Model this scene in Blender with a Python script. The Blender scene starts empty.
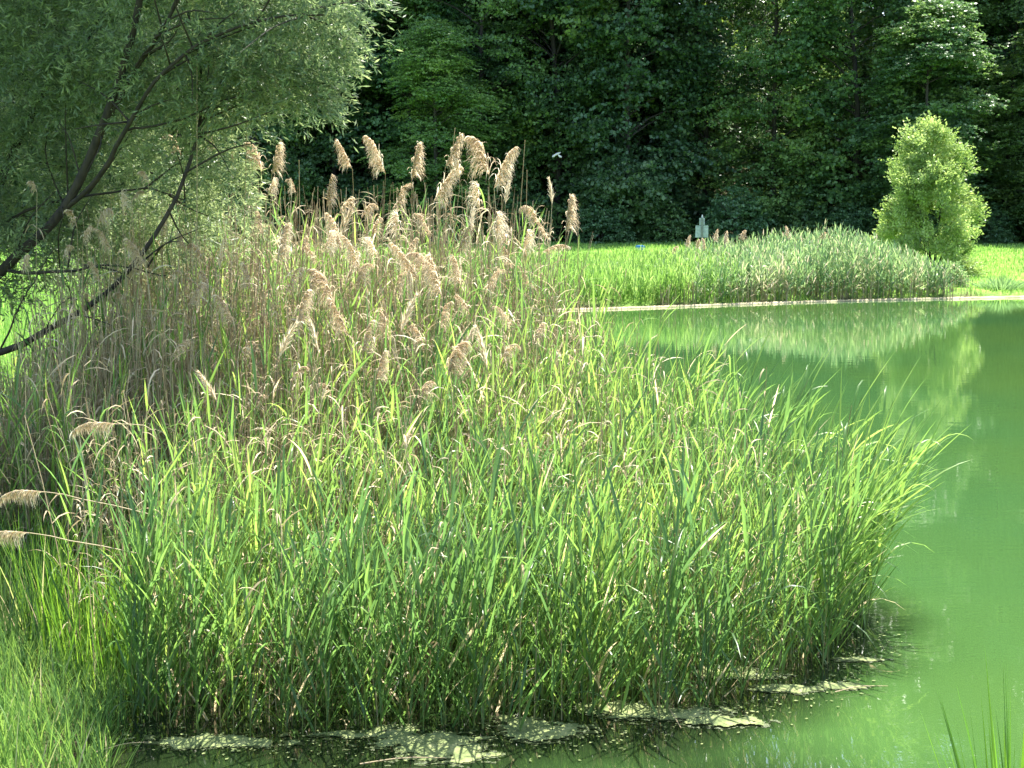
import bpy, math, random
import numpy as np
from mathutils import Vector
R = np.random.default_rng(11)
random.seed(5)
sc = bpy.context.scene
C = sc.collection

# ------------------------------------------------------------------ camera, sky, sun, exposure
F = 1422.0
CH = 3.3
PITCH = math.atan(179 / F)
cam = bpy.data.cameras.new('camera')
cam.sensor_width = 36
cam.lens = 36 * F / 1024
cam.clip_start = 0.1
cam.clip_end = 3000
co = bpy.data.objects.new('camera', cam)
C.objects.link(co)
co.location = (0, 0, CH)
co.rotation_euler = (math.pi / 2 - PITCH, 0, 0)
sc.camera = co
SUN = Vector((0.22, 0.36, 0.88)).normalized()
w = bpy.data.worlds.new('World')
sc.world = w
w.use_nodes = True
nt = w.node_tree
bg = nt.nodes['Background']
sky = nt.nodes.new('ShaderNodeTexSky')
sky.sky_type = 'NISHITA'
sky.sun_disc = False
sky.sun_elevation = math.asin(SUN.z)
sky.sun_rotation = math.atan2(SUN.x, SUN.y)
sky.air_density = 1.0
sky.dust_density = 2.0
nt.links.new(sky.outputs[0], bg.inputs[0])
bg.inputs[1].default_value = 0.15
sl = bpy.data.lights.new('sun', 'SUN')
sl.energy = 5.0
sl.angle = math.radians(0.5)
sl.color = (1.0, 0.955, 0.87)
so = bpy.data.objects.new('sun', sl)
C.objects.link(so)
so.rotation_euler = SUN.to_track_quat('Z', 'Y').to_euler()
so.location = (20, 40, 80)
sc.view_settings.view_transform = 'Standard'
sc.view_settings.look = 'None'
sc.view_settings.gamma = 1.0
sc.view_settings.exposure = 1.85
sc.render.engine = 'CYCLES'
cy = sc.cycles
cy.max_bounces = 9
cy.diffuse_bounces = 5
cy.glossy_bounces = 3
cy.transmission_bounces = 6
cy.use_denoising = True
cy.caustics_reflective = False
cy.caustics_refractive = False
cy.sample_clamp_indirect = 6.0

# ------------------------------------------------------------------ helpers
_cp, _sp = math.cos(PITCH), math.sin(PITCH)
def pix(px, py, Y):                       # a point at depth Y seen at pixel px,py
    a = (px - 512) / F; b = -(py - 384) / F
    d = np.array([a, _cp + b * _sp, -_sp + b * _cp])
    return np.array([0, 0, CH]) + d * (Y / d[1])
def gnd(px, py, z=0.0):                   # ground point at height z seen at pixel px,py
    a = (px - 512) / F; b = -(py - 384) / F
    d = np.array([a, _cp + b * _sp, -_sp + b * _cp])
    return np.array([0, 0, CH]) + d * ((z - CH) / d[2])
def nrm(v):
    return v / np.maximum(np.linalg.norm(v, axis=-1, keepdims=True), 1e-9)

class Batch:
    def __init__(s): s.V = []; s.Q = []; s.v = []; s.n = 0
    def add(s, V, Q, v):
        s.V.append(V.reshape(-1, 3)); s.Q.append(Q.reshape(-1, 4) + s.n); s.v.append(v.reshape(-1)); s.n += V.reshape(-1, 3).shape[0]
    def mesh(s, name, mat, smooth=True):
        V = np.concatenate(s.V).astype(np.float32); Q = np.concatenate(s.Q).astype(np.int32); v = np.concatenate(s.v).astype(np.float32)
        me = bpy.data.meshes.new(name)
        me.vertices.add(len(V)); me.vertices.foreach_set('co', V.ravel())
        me.loops.add(Q.size); me.loops.foreach_set('vertex_index', Q.ravel())
        me.polygons.add(len(Q)); me.polygons.foreach_set('loop_start', np.arange(0, Q.size, 4, dtype=np.int32))
        at = me.attributes.new('v', 'FLOAT', 'POINT'); at.data.foreach_set('value', v)
        me.update(calc_edges=True)
        if smooth: me.polygons.foreach_set('use_smooth', np.ones(len(Q), dtype=bool))
        me.materials.append(mat)
        return me

def link(name, me, parent=None):
    o = bpy.data.objects.new(name, me); C.objects.link(o)
    if parent: o.parent = parent
    return o
def tag(o, label=None, cat=None, group=None, kind=None):
    if label: o['label'] = label
    if cat: o['category'] = cat
    if group: o['group'] = group
    if kind: o['kind'] = kind
    return o
def empty(name, loc=(0, 0, 0), rz=0, **k):
    o = bpy.data.objects.new(name, None); C.objects.link(o); o.location = tuple(loc); o.rotation_euler = (0, 0, rz)
    o.empty_display_size = 0.2
    return tag(o, **k)

def ribbons(B, P, D, L, W, bend, v, K=4, fold=0.25, roll=0.0, prof=None):
    N = len(P); P = P.copy(); d = nrm(D)
    L = np.broadcast_to(L, (N,)); W = np.broadcast_to(W, (N,)); bend = np.broadcast_to(bend, (N,)); v = np.broadcast_to(v, (N,))
    up = np.array([0, 0, 1.0])
    side = np.cross(d, up + R.normal(0, 0.05, (N, 3))); side = nrm(side)
    roll = np.broadcast_to(roll, (N,))[:, None]
    side = side * np.cos(roll) + np.cross(d, side) * np.sin(roll)
    rows = []; per = 3 if fold else 2
    prof = prof or [0.45, 0.95, 1.0, 0.62, 0.0] if K == 4 and not prof else prof
    xs = np.linspace(0, 1, len(prof))
    for k in range(K + 1):
        wk = (W * np.interp(k / K, xs, prof) / 2)[:, None]
        s = nrm(side - d * (side * d).sum(1, keepdims=True)); n = np.cross(s, d)
        if fold: rows.append(np.stack([P - s * wk + n * wk * fold * 2, P, P + s * wk + n * wk * fold * 2], 1))
        else: rows.append(np.stack([P - s * wk, P + s * wk], 1))
        P = P + d * (L / K)[:, None]
        d = nrm(d + np.array([0, 0, -1.0]) * (bend / K)[:, None])
    V = np.stack(rows, 1)                                     # N,K+1,per,3
    base = np.arange(N)[:, None, None] * ((K + 1) * per)
    k = np.arange(K)[None, :, None] * per; j = np.arange(per - 1)[None, None, :]
    a = base + k + j
    Q = np.stack([a, a + 1, a + 1 + per, a + per], -1)
    B.add(V, Q, np.repeat(v, (K + 1) * per))

def tubes(B, paths, rad, v, sides=3):
    N, K1, _ = paths.shape
    t = nrm(np.gradient(paths, axis=1))
    ref = np.array([0.31, 0.95, 0.05]); s = nrm(np.cross(t, ref)); n = np.cross(t, s)
    ang = np.arange(sides) * 2 * np.pi / sides
    V = paths[:, :, None, :] + (s[:, :, None, :] * np.cos(ang)[:, None] + n[:, :, None, :] * np.sin(ang)[:, None]) * rad[:, :, None, None]
    base = np.arange(N)[:, None, None] * (K1 * sides); k = np.arange(K1 - 1)[None, :, None] * sides; j = np.arange(sides)[None, None, :]
    j2 = (j + 1) % sides
    Q = np.stack([base + k + j, base + k + j2, base + k + sides + j2, base + k + sides + j], -1)
    B.add(V, Q, np.repeat(np.broadcast_to(v, (N,)), K1 * sides))

def leafquads(B, P, A, W, v):
    V = np.stack([P - A / 2, P + W / 2 + A * 0.05, P + A / 2, P - W / 2 + A * 0.05], 1)
    Q = np.arange(len(P) * 4).reshape(-1, 4)
    B.add(V, Q, np.repeat(v, 4))

def curve_pts(pts, n):
    pts = np.array(pts, float); m = len(pts)
    t = np.linspace(0, m - 1, n); out = []
    for x in t:
        i = min(int(x), m - 2); u = x - i
        p0 = pts[max(i - 1, 0)]; p1 = pts[i]; p2 = pts[i + 1]; p3 = pts[min(i + 2, m - 1)]
        out.append(0.5 * ((2 * p1) + (-p0 + p2) * u + (2 * p0 - 5 * p1 + 4 * p2 - p3) * u * u + (-p0 + 3 * p1 - 3 * p2 + p3) * u ** 3))
    return np.array(out)

# ------------------------------------------------------------------ materials
def newmat(name):
    m = bpy.data.materials.new(name); m.use_nodes = True
    return m, m.node_tree, m.node_tree.nodes['Principled BSDF'], m.node_tree.nodes['Material Output']
def ramp(nt, stops):
    r = nt.nodes.new('ShaderNodeValToRGB'); e = r.color_ramp.elements
    while len(e) > 1: e.remove(e[-1])
    e[0].position = stops[0][0]; e[0].color = (*stops[0][1], 1)
    for p, c in stops[1:]:
        q = e.new(p); q.color = (*c, 1)
    return r
def leafmat(name, stops, trans=0.4, tval=1.6, tsat=1.1, rough=0.45, spec=0.4, hue=0.49, objrand=0.0):
    m, nt, p, out = newmat(name)
    a = nt.nodes.new('ShaderNodeAttribute'); a.attribute_name = 'v'
    r = ramp(nt, stops); nt.links.new(a.outputs['Fac'], r.inputs[0])
    col = r.outputs[0]
    if objrand:
        oi = nt.nodes.new('ShaderNodeObjectInfo'); mr = nt.nodes.new('ShaderNodeMapRange')
        mr.inputs[3].default_value = 1 - objrand; mr.inputs[4].default_value = 1 + objrand
        nt.links.new(oi.outputs['Random'], mr.inputs[0])
        h0 = nt.nodes.new('ShaderNodeHueSaturation'); nt.links.new(mr.outputs[0], h0.inputs['Value']); nt.links.new(col, h0.inputs['Color']); col = h0.outputs[0]
    nt.links.new(col, p.inputs['Base Color'])
    p.inputs['Roughness'].default_value = rough
    p.inputs['Specular IOR Level'].default_value = spec
    if trans:
        h = nt.nodes.new('ShaderNodeHueSaturation'); h.inputs['Hue'].default_value = hue; h.inputs['Value'].default_value = tval; h.inputs['Saturation'].default_value = tsat
        nt.links.new(col, h.inputs['Color'])
        t = nt.nodes.new('ShaderNodeBsdfTranslucent'); nt.links.new(h.outputs[0], t.inputs[0])
        mx = nt.nodes.new('ShaderNodeMixShader'); mx.inputs[0].default_value = trans
        nt.links.new(p.outputs[0], mx.inputs[1]); nt.links.new(t.outputs[0], mx.inputs[2]); nt.links.new(mx.outputs[0], out.inputs[0])
    return m
M_reed = leafmat('reed_leaf', [(0, (0.055, 0.115, 0.035)), (0.3, (0.09, 0.175, 0.04)), (0.6, (0.14, 0.24, 0.045)), (0.90, (0.22, 0.31, 0.06)), (0.93, (0.42, 0.34, 0.19)), (1, (0.5, 0.42, 0.27))], 0.5, 2.0, 1.0, 0.36, 0.6, 0.497)
M_stem = leafmat('reed_stem', [(0, (0.07, 0.13, 0.03)), (0.6, (0.16, 0.22, 0.06)), (1, (0.3, 0.26, 0.12))], 0.15)
M_dry = leafmat('dry_reed', [(0, (0.24, 0.18, 0.10)), (0.5, (0.42, 0.33, 0.19)), (1, (0.60, 0.52, 0.35))], 0.3, 1.2, 1.0, 0.6, 0.3, 0.5)
M_plume = leafmat('reed_plume', [(0, (0.34, 0.25, 0.15)), (0.5, (0.58, 0.47, 0.315)), (1, (0.82, 0.75, 0.59))], 0.5, 1.3, 1.0, 0.7, 0.2, 0.5)
M_sedge = leafmat('sedge', [(0, (0.06, 0.14, 0.03)), (0.6, (0.115, 0.23, 0.035)), (0.95, (0.2, 0.32, 0.06)), (1, (0.4, 0.34, 0.2))], 0.45, 1.9, 1.1)
M_farreed = leafmat('far_reed_leaf', [(0, (0.09, 0.18, 0.07)), (0.5, (0.19, 0.31, 0.11)), (0.85, (0.33, 0.43, 0.18)), (0.93, (0.42, 0.36, 0.24)), (1, (0.5, 0.42, 0.3))], 0.4, 1.6, 1.0)
M_lawn = leafmat('lawn_blade', [(0, (0.10, 0.21, 0.035)), (0.6, (0.17, 0.32, 0.06)), (1, (0.28, 0.40, 0.12))], 0.45, 1.7, 1.0)
M_willow = leafmat('willow_leaf', [(0, (0.07, 0.115, 0.055)), (0.5, (0.14, 0.20, 0.085)), (1, (0.28, 0.34, 0.15))], 0.45, 1.8, 1.02, 0.4, 0.5)
M_pale = leafmat('pale_leaf', [(0, (0.14, 0.23, 0.06)), (0.5, (0.26, 0.37, 0.10)), (1, (0.38, 0.48, 0.18))], 0.38, 1.5, 1.05)
M_f = [leafmat('forest_leaf', [(0, (0.045, 0.10, 0.04)), (0.6, (0.09, 0.17, 0.055)), (1, (0.16, 0.25, 0.065))], 0.3, 1.8, 1.05, 0.4, 0.45, 0.49, 0.25),
       leafmat('forest_leaf_blue', [(0, (0.042, 0.10, 0.045)), (0.6, (0.08, 0.165, 0.062)), (1, (0.13, 0.22, 0.08))], 0.25, 1.8, 1.0, 0.4, 0.5, 0.49, 0.25),
       leafmat('forest_leaf_olive', [(0, (0.06, 0.125, 0.04)), (0.6, (0.115, 0.20, 0.055)), (1, (0.17, 0.26, 0.065))], 0.3, 1.8, 1.05, 0.45, 0.4, 0.49, 0.25)]
M_shore = leafmat('shore_blade', [(0, (0.06, 0.13, 0.035)), (0.6, (0.12, 0.23, 0.05)), (0.95, (0.2, 0.31, 0.07)), (1, (0.4, 0.36, 0.22))], 0.4, 1.7, 1.05, 0.5, 0.3)
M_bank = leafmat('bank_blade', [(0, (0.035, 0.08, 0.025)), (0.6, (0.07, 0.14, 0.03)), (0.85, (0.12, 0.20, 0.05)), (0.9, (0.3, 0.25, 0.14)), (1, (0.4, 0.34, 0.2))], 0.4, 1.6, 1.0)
def bark(name, c1, c2, scale=6):
    m, nt, p, out = newmat(name)
    tc = nt.nodes.new('ShaderNodeTexCoord'); mp = nt.nodes.new('ShaderNodeMapping'); mp.inputs['Scale'].default_value = (scale, scale, scale * 0.25)
    n = nt.nodes.new('ShaderNodeTexNoise'); n.inputs['Scale'].default_value = 3; n.inputs['Detail'].default_value = 8
    r = ramp(nt, [(0.3, c1), (0.7, c2)])
    nt.links.new(tc.outputs['Object'], mp.inputs[0]); nt.links.new(mp.outputs[0], n.inputs[0]); nt.links.new(n.outputs[0], r.inputs[0]); nt.links.new(r.outputs[0], p.inputs['Base Color'])
    b = nt.nodes.new('ShaderNodeBump'); b.inputs['Strength'].default_value = 0.7; b.inputs['Distance'].default_value = 0.03
    nt.links.new(n.outputs[0], b.inputs['Height']); nt.links.new(b.outputs[0], p.inputs['Normal']); p.inputs['Roughness'].default_value = 0.9
    return m
M_bark = bark('bark', (0.012, 0.009, 0.006), (0.045, 0.034, 0.024))
M_fbark = bark('forest_bark', (0.02, 0.018, 0.014), (0.06, 0.052, 0.042), 2)

m, nt, p, out = newmat('water'); M_water = m
p.inputs['Base Color'].default_value = (0.03, 0.17, 0.045, 1)
tc = nt.nodes.new('ShaderNodeTexCoord')
n0 = nt.nodes.new('ShaderNodeTexNoise'); n0.inputs['Scale'].default_value = 0.12; n0.inputs['Detail'].default_value = 3
r0 = ramp(nt, [(0.35, (0.031, 0.084, 0.026)), (0.7, (0.050, 0.100, 0.021))])
nt.links.new(tc.outputs['Object'], n0.inputs[0]); nt.links.new(n0.outputs[0], r0.inputs[0])
wa = nt.nodes.new('ShaderNodeAttribute'); wa.attribute_name = 'v'      # shade and dark reflections beside the reeds, painted into the water colour
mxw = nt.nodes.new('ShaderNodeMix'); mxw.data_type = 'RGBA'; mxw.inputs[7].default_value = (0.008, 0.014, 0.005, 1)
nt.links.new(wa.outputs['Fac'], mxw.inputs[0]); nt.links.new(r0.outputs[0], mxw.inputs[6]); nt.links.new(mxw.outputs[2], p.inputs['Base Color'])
p.inputs['Roughness'].default_value = 0.015; p.inputs['IOR'].default_value = 1.5
mp = nt.nodes.new('ShaderNodeMapping'); mp.inputs['Scale'].default_value = (0.7, 1.6, 1)
n1 = nt.nodes.new('ShaderNodeTexNoise'); n1.inputs['Scale'].default_value = 2.2; n1.inputs['Detail'].default_value = 4; n1.inputs['Roughness'].default_value = 0.5
nt.links.new(tc.outputs['Object'], mp.inputs[0]); nt.links.new(mp.outputs[0], n1.inputs[0])
b = nt.nodes.new('ShaderNodeBump'); b.inputs['Strength'].default_value = 0.12; b.inputs['Distance'].default_value = 0.011
nt.links.new(n1.outputs[0], b.inputs['Height']); nt.links.new(b.outputs[0], p.inputs['Normal'])

m, nt, p, out = newmat('soil_and_turf'); M_ground = m
tc = nt.nodes.new('ShaderNodeTexCoord'); n1 = nt.nodes.new('ShaderNodeTexNoise'); n1.inputs['Scale'].default_value = 1.3; n1.inputs['Detail'].default_value = 10; n1.inputs['Roughness'].default_value = 0.7
r1 = ramp(nt, [(0.3, (0.07, 0.15, 0.025)), (0.5, (0.14, 0.27, 0.04)), (0.72, (0.24, 0.34, 0.07))])
nt.links.new(tc.outputs['Object'], n1.inputs[0]); nt.links.new(n1.outputs[0], r1.inputs[0])
ga = nt.nodes.new('ShaderNodeAttribute'); ga.attribute_name = 'v'
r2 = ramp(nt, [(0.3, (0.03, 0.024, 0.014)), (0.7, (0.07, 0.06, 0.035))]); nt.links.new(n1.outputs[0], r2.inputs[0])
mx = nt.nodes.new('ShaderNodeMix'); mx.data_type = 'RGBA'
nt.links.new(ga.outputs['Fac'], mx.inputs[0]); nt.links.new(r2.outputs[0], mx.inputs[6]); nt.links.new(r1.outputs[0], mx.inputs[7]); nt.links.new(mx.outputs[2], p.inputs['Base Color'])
p.inputs['Roughness'].default_value = 0.95; p.inputs['Specular IOR Level'].default_value = 0.1
b = nt.nodes.new('ShaderNodeBump'); b.inputs['Strength'].default_value = 0.8; b.inputs['Distance'].default_value = 0.08
nt.links.new(n1.outputs[0], b.inputs['Height']); nt.links.new(b.outputs[0], p.inputs['Normal'])

def noisemat(name, c1, c2, c3, scale=20, rough=0.9):
    m, nt, p, out = newmat(name)
    tc = nt.nodes.new('ShaderNodeTexCoord'); n1 = nt.nodes.new('ShaderNodeTexNoise'); n1.inputs['Scale'].default_value = scale; n1.inputs['Detail'].default_value = 8; n1.inputs['Roughness'].default_value = 0.7
    r1 = ramp(nt, [(0.3, c1), (0.5, c2), (0.7, c3)])
    nt.links.new(tc.outputs['Object'], n1.inputs[0]); nt.links.new(n1.outputs[0], r1.inputs[0]); nt.links.new(r1.outputs[0], p.inputs['Base Color'])
    b = nt.nodes.new('ShaderNodeBump'); b.inputs['Strength'].default_value = 0.9; b.inputs['Distance'].default_value = 0.02
    nt.links.new(n1.outputs[0], b.inputs['Height']); nt.links.new(b.outputs[0], p.inputs['Normal']); p.inputs['Roughness'].default_value = rough
    return m
M_algae = noisemat('algae', (0.025, 0.045, 0.012), (0.12, 0.155, 0.045), (0.27, 0.29, 0.12), 9)
M_wet = noisemat('wet_algae', (0.018, 0.035, 0.008), (0.04, 0.06, 0.015), (0.08, 0.10, 0.03), 12, .35)
M_strip = noisemat('dry_scum', (0.10, 0.12, 0.04), (0.30, 0.26, 0.14), (0.46, 0.40, 0.26), 1.6)
M_wood = noisemat('weathered_wood', (0.20, 0.23, 0.25), (0.32, 0.36, 0.39), (0.42, 0.47, 0.5), 9)
M_post = noisemat('dark_post', (0.09, 0.1, 0.1), (0.16, 0.17, 0.17), (0.2, 0.21, 0.21), 9)
M_blue = noisemat('blue_paint', (0.02, 0.13, 0.32), (0.03, 0.18, 0.42), (0.05, 0.22, 0.46), 9, 0.5)
M_greyp = noisemat('pale_grey_paint', (0.3, 0.36, 0.36), (0.4, 0.46, 0.46), (0.46, 0.52, 0.52), 9, 0.6)
M_twig = noisemat('pale_twig', (0.5, 0.48, 0.45), (0.65, 0.62, 0.6), (0.75, 0.72, 0.7), 9, 0.6)

# ------------------------------------------------------------------ terrain and water
SH = np.array([(-2.75, 8.9), (-2.4, 7.6), (-1, 6.6), (1, 6.3), (3, 6.2), (6, 5.5), (14, 2), (40, -5), (75, 10), (70, 40), (55, 53), (25, 52.0), (18.3, 51.2), (10.6, 48.8), (6.2, 46.8), (2.8, 45.3), (0, 44.5), (-5, 43), (-4, 38), (-1.5, 30), (-1.2, 24), (-2.4, 20), (-4.6, 17), (-4.9, 13), (-3.9, 10.8), (-3.15, 9.6)])
def sdist(x, y):
    d = np.full(x.shape, 1e9); inside = np.zeros(x.shape, bool); n = len(SH)
    for i in range(n):
        a = SH[i]; b = SH[(i + 1) % n]; ab = b - a
        t = np.clip(((x - a[0]) * ab[0] + (y - a[1]) * ab[1]) / (ab @ ab), 0, 1)
        d = np.minimum(d, np.hypot(x - a[0] - t * ab[0], y - a[1] - t * ab[1]))
        c = ((a[1] > y) != (b[1] > y)) & (x < (b[0] - a[0]) * (y - a[1]) / (b[1] - a[1] + 1e-12) + a[0])
        inside ^= c
    return np.where(inside, -d, d)
def sstep(a, b, x):
    t = np.clip((x - a) / (b - a), 0, 1); return t * t * (3 - 2 * t)
def height(x, y):
    x = np.asarray(x, float); y = np.asarray(y, float)
    d = sdist(x, y)
    h = np.where(d > 0, 0.30 * (1 - np.exp(-d / 1.0)), -0.05 + d * 0.22)
    h = np.maximum(h, -1.4)
    land = sstep(0, 1.5, d)
    h = h + land * 1.45 * (1 - sstep(1.5, 6.0, y)) * (np.abs(x) < 60)
    h = h + land * 0.8 * sstep(50, 77, y) + sstep(86, 150, y) * 21 + np.clip(y - 150, 0, 100) * 0.12
    h = h + land * 0.05 * (np.sin(x * 1.7 + y * 0.6) + np.sin(y * 1.3 - x * 0.8)) * (1 - sstep(30, 60, y) * 0.5)
    return h
def hz(x, y): return float(height(np.array([x]), np.array([y]))[0])
def axis(lo, hi, c, n, fine):
    u = np.linspace(-1, 1, n); s = np.sign(u) * np.abs(u) ** fine
    return np.where(s < 0, c + s * (c - lo), c + s * (hi - c))
gx = axis(-420, 420, 0, 340, 2.6); gy = axis(-120, 620, 12, 420, 2.4)
GX, GY = np.meshgrid(gx, gy); GZ = height(GX, GY)
B = Batch(); nx, ny = len(gx), len(gy)
idx = np.arange(nx * ny).reshape(ny, nx)
Q = np.stack([idx[:-1, :-1], idx[:-1, 1:], idx[1:, 1:], idx[1:, :-1]], -1)
dd = sdist(GX, GY)
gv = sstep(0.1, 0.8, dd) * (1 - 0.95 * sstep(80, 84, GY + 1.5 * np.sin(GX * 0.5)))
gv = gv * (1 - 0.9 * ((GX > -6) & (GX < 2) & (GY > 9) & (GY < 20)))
B.add(np.stack([GX, GY, GZ], -1), Q, gv)
tag(link('ground', B.mesh('ground', M_ground)), kind='structure')
def in_poly(poly, x, y):
    poly = np.array(poly); ins = np.zeros(x.shape, bool)
    for i in range(len(poly)):
        a = poly[i]; b = poly[(i + 1) % len(poly)]
        ins ^= ((a[1] > y) != (b[1] > y)) & (x < (b[0] - a[0]) * (y - a[1]) / (b[1] - a[1] + 1e-12) + a[0])
    return ins
def pdist(poly, x, y):
    poly = np.array(poly); d = np.full(x.shape, 1e9)
    for i in range(len(poly)):
        a = poly[i]; b = poly[(i + 1) % len(poly)]; ab = b - a
        t = np.clip(((x - a[0]) * ab[0] + (y - a[1]) * ab[1]) / (ab @ ab), 0, 1)
        d = np.minimum(d, np.hypot(x - a[0] - t * ab[0], y - a[1] - t * ab[1]))
    return np.where(in_poly(poly, x, y), 0, d)
wx = axis(-8, 110, .5, 150, 2.2); wy = axis(-20, 62, 9.5, 170, 2.0)
WX, WY = np.meshgrid(wx, wy); idw = np.arange(150 * 170).reshape(170, 150)
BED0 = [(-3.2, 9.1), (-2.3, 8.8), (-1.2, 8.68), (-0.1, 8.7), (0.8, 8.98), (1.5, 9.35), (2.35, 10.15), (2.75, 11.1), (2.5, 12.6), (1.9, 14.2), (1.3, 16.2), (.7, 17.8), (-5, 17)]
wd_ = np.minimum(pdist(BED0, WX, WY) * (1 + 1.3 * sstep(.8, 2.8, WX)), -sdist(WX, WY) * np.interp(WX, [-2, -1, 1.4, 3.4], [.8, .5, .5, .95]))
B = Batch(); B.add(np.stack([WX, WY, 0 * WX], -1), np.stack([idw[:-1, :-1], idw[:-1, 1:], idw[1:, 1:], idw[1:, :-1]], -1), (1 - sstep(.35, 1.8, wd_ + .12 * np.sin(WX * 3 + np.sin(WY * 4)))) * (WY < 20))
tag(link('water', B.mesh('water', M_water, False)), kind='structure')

def scatter(poly, density):
    poly = np.array(poly); lo = poly.min(0); hi = poly.max(0)
    n = int((hi - lo).prod() * density); P = R.uniform(lo, hi, (n, 2))
    return P[in_poly(poly, P[:, 0], P[:, 1])]

# ------------------------------------------------------------------ forest
def sprays(B, c, o, Ls, n, leaf, vb, flat=0.35):
    N = len(c); o = nrm(o)
    lat = nrm(np.cross(o, [0, 0, 1.0]))
    t = R.uniform(0, 1, (N, n)); s = R.uniform(-1, 1, (N, n)) * (0.55 * (1 - t) + 0.12)
    P = c[:, None] + o[:, None] * (Ls[:, None] * t)[..., None] + lat[:, None] * (s * Ls[:, None])[..., None]
    P[..., 2] -= flat * t ** 2 * Ls[:, None]
    P += R.normal(0, 0.05, P.shape) * leaf * 4
    P = P.reshape(-1, 3); M = len(P)
    nor = nrm(np.array([0, 0, .8]) + R.normal(0, 0.6, (M, 3)) + np.repeat(o, n, 0) * 0.25)
    a = nrm(np.cross(nor, R.normal(0, 1, (M, 3)))); b_ = np.cross(nor, a)
    L = leaf * R.uniform(0.7, 1.25, (M, 1))
    v = np.clip(np.repeat(vb, n) + R.normal(0, 0.12, M), 0, 1)
    leafquads(B, P, a * L, b_ * L * 0.75, v)
def forest_proto(h, rx, nb, mat, leaf, low=1.2, seed=0):
    tb = Batch(); cb = Batch()
    path = curve_pts([(0, 0, -0.5), (R.normal(0, .2), R.normal(0, .2), h * .3), (R.normal(0, .5), R.normal(0, .5), h * .65), (R.normal(0, .6), 0, h * .93)], 12)
    tubes(tb, path[None], np.linspace(0.27, 0.04, 12)[None], np.array([.5]), 8)
    hh = low + (h - low) * R.uniform(0, 1, nb) ** 1.15
    az = R.uniform(0, 2 * np.pi, nb)
    Rm = rx * np.sqrt(np.clip(1 - ((hh - h * .42) / (h * .60)) ** 2, 0.03, 1))
    r = Rm * R.uniform(0.45, 1.05, nb)
    tips = np.stack([np.cos(az) * r, np.sin(az) * r, hh], 1)
    for i in range(0, nb, 3):
        z0 = max(tips[i, 2] - r[i] * 0.45, 0.6)
        a = np.array([np.interp(z0, path[:, 2], path[:, 0]), np.interp(z0, path[:, 2], path[:, 1]), z0])
        mid = (a + tips[i]) / 2 + [0, 0, r[i] * .12]
        pp = curve_pts([a, mid, tips[i]], 6); tubes(tb, pp[None], np.linspace(0.085, 0.015, 6)[None], np.array([.5]), 4)
    k = 26
    out = np.stack([np.cos(az), np.sin(az), np.zeros(nb)], 1)
    c = np.repeat(tips, k, 0) + np.clip(R.normal(0, 1, (nb * k, 3)), -2, 2) * np.array([.85, .85, 0.5]) - np.repeat(out, k, 0) * 0.5
    o = np.repeat(out, k, 0) + R.normal(0, 0.55, (nb * k, 3)) * [1, 1, 0.15]
    vb = np.repeat(R.uniform(0.1, 0.9, nb), k)
    sprays(cb, c, o, R.uniform(0.7, 1.5, nb * k), 16, leaf, vb)
    return tb.mesh('trunk', M_fbark), cb.mesh('crown', mat, False)
protos = [forest_proto(30, 5.4, 150, M_f[0], 0.27), forest_proto(33, 5.8, 160, M_f[1], 0.30), forest_proto(29, 5.2, 145, M_f[2], 0.25),
          forest_proto(31, 5.4, 150, M_f[1], 0.28, 1.6), forest_proto(30, 5.6, 145, M_f[0], 0.31, 1.8)]
M_slope = leafmat('slope_leaf', [(0, (0.09, 0.16, 0.04)), (0.6, (0.15, 0.25, 0.05)), (1, (0.24, 0.34, 0.07))], 0.4, 1.8, 1.05, 0.45, 0.4, 0.49, 0.2)
protos += [forest_proto(30, 6.2, 130, M_slope, 0.36, 3), forest_proto(28, 5.8, 130, M_slope, 0.34, 3)]
def forest_tree(x, y, k, s, rz, label, group):
    t = empty('forest_tree', (x, y, hz(x, y)), rz, label=label, cat='tree', group=group)
    t.scale = (s, s, s * random.uniform(.93, 1.07))
    link('trunk', protos[k][0], t); link('crown', protos[k][1], t)
front = [(-75, 0, 'dark forest tree behind the willow, at the outer edge of the picture'), (10, 2, 'dark forest tree seen in gaps of the willow trunk branches'), (95, 1, 'dark forest tree hidden behind the densest part of the willow crown'),
         (180, 4, 'dark forest tree behind the thin rising willow limb'), (262, 0, 'dark forest tree behind the bright tip of the willow crown'), (340, 1, 'blue-green forest tree just clear of the willow crown'),
         (410, 3, 'blue-green forest tree behind the tallest dry plumes'), (478, 2, 'olive-green forest tree rising over the right-hand dry plumes'), (556, 0, 'dark forest tree right behind the pale hanging twig'),
         (630, 1, 'dark forest tree behind the small blue box'), (703, 3, 'dark forest tree directly behind the grey notice post'), (772, 2, 'forest tree with bright gaps in its leaves, beyond the notice post'),
         (850, 4, 'forest tree with light leafy branches just before the pale round tree'), (925, 0, 'dark forest tree right behind the pale lone tree'), (1000, 2, 'forest tree with sunlit branches over the open lawn'), (1080, 1, 'forest tree beyond the lawn, reaching in over the lawn')]
for px, k, lab in front:
    y = random.uniform(84.5, 89); x = (px - 512) * y / F
    forest_tree(x, y, k, random.uniform(.74, .86), random.uniform(0, 6.28), lab, 'front row of forest trees')
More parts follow.
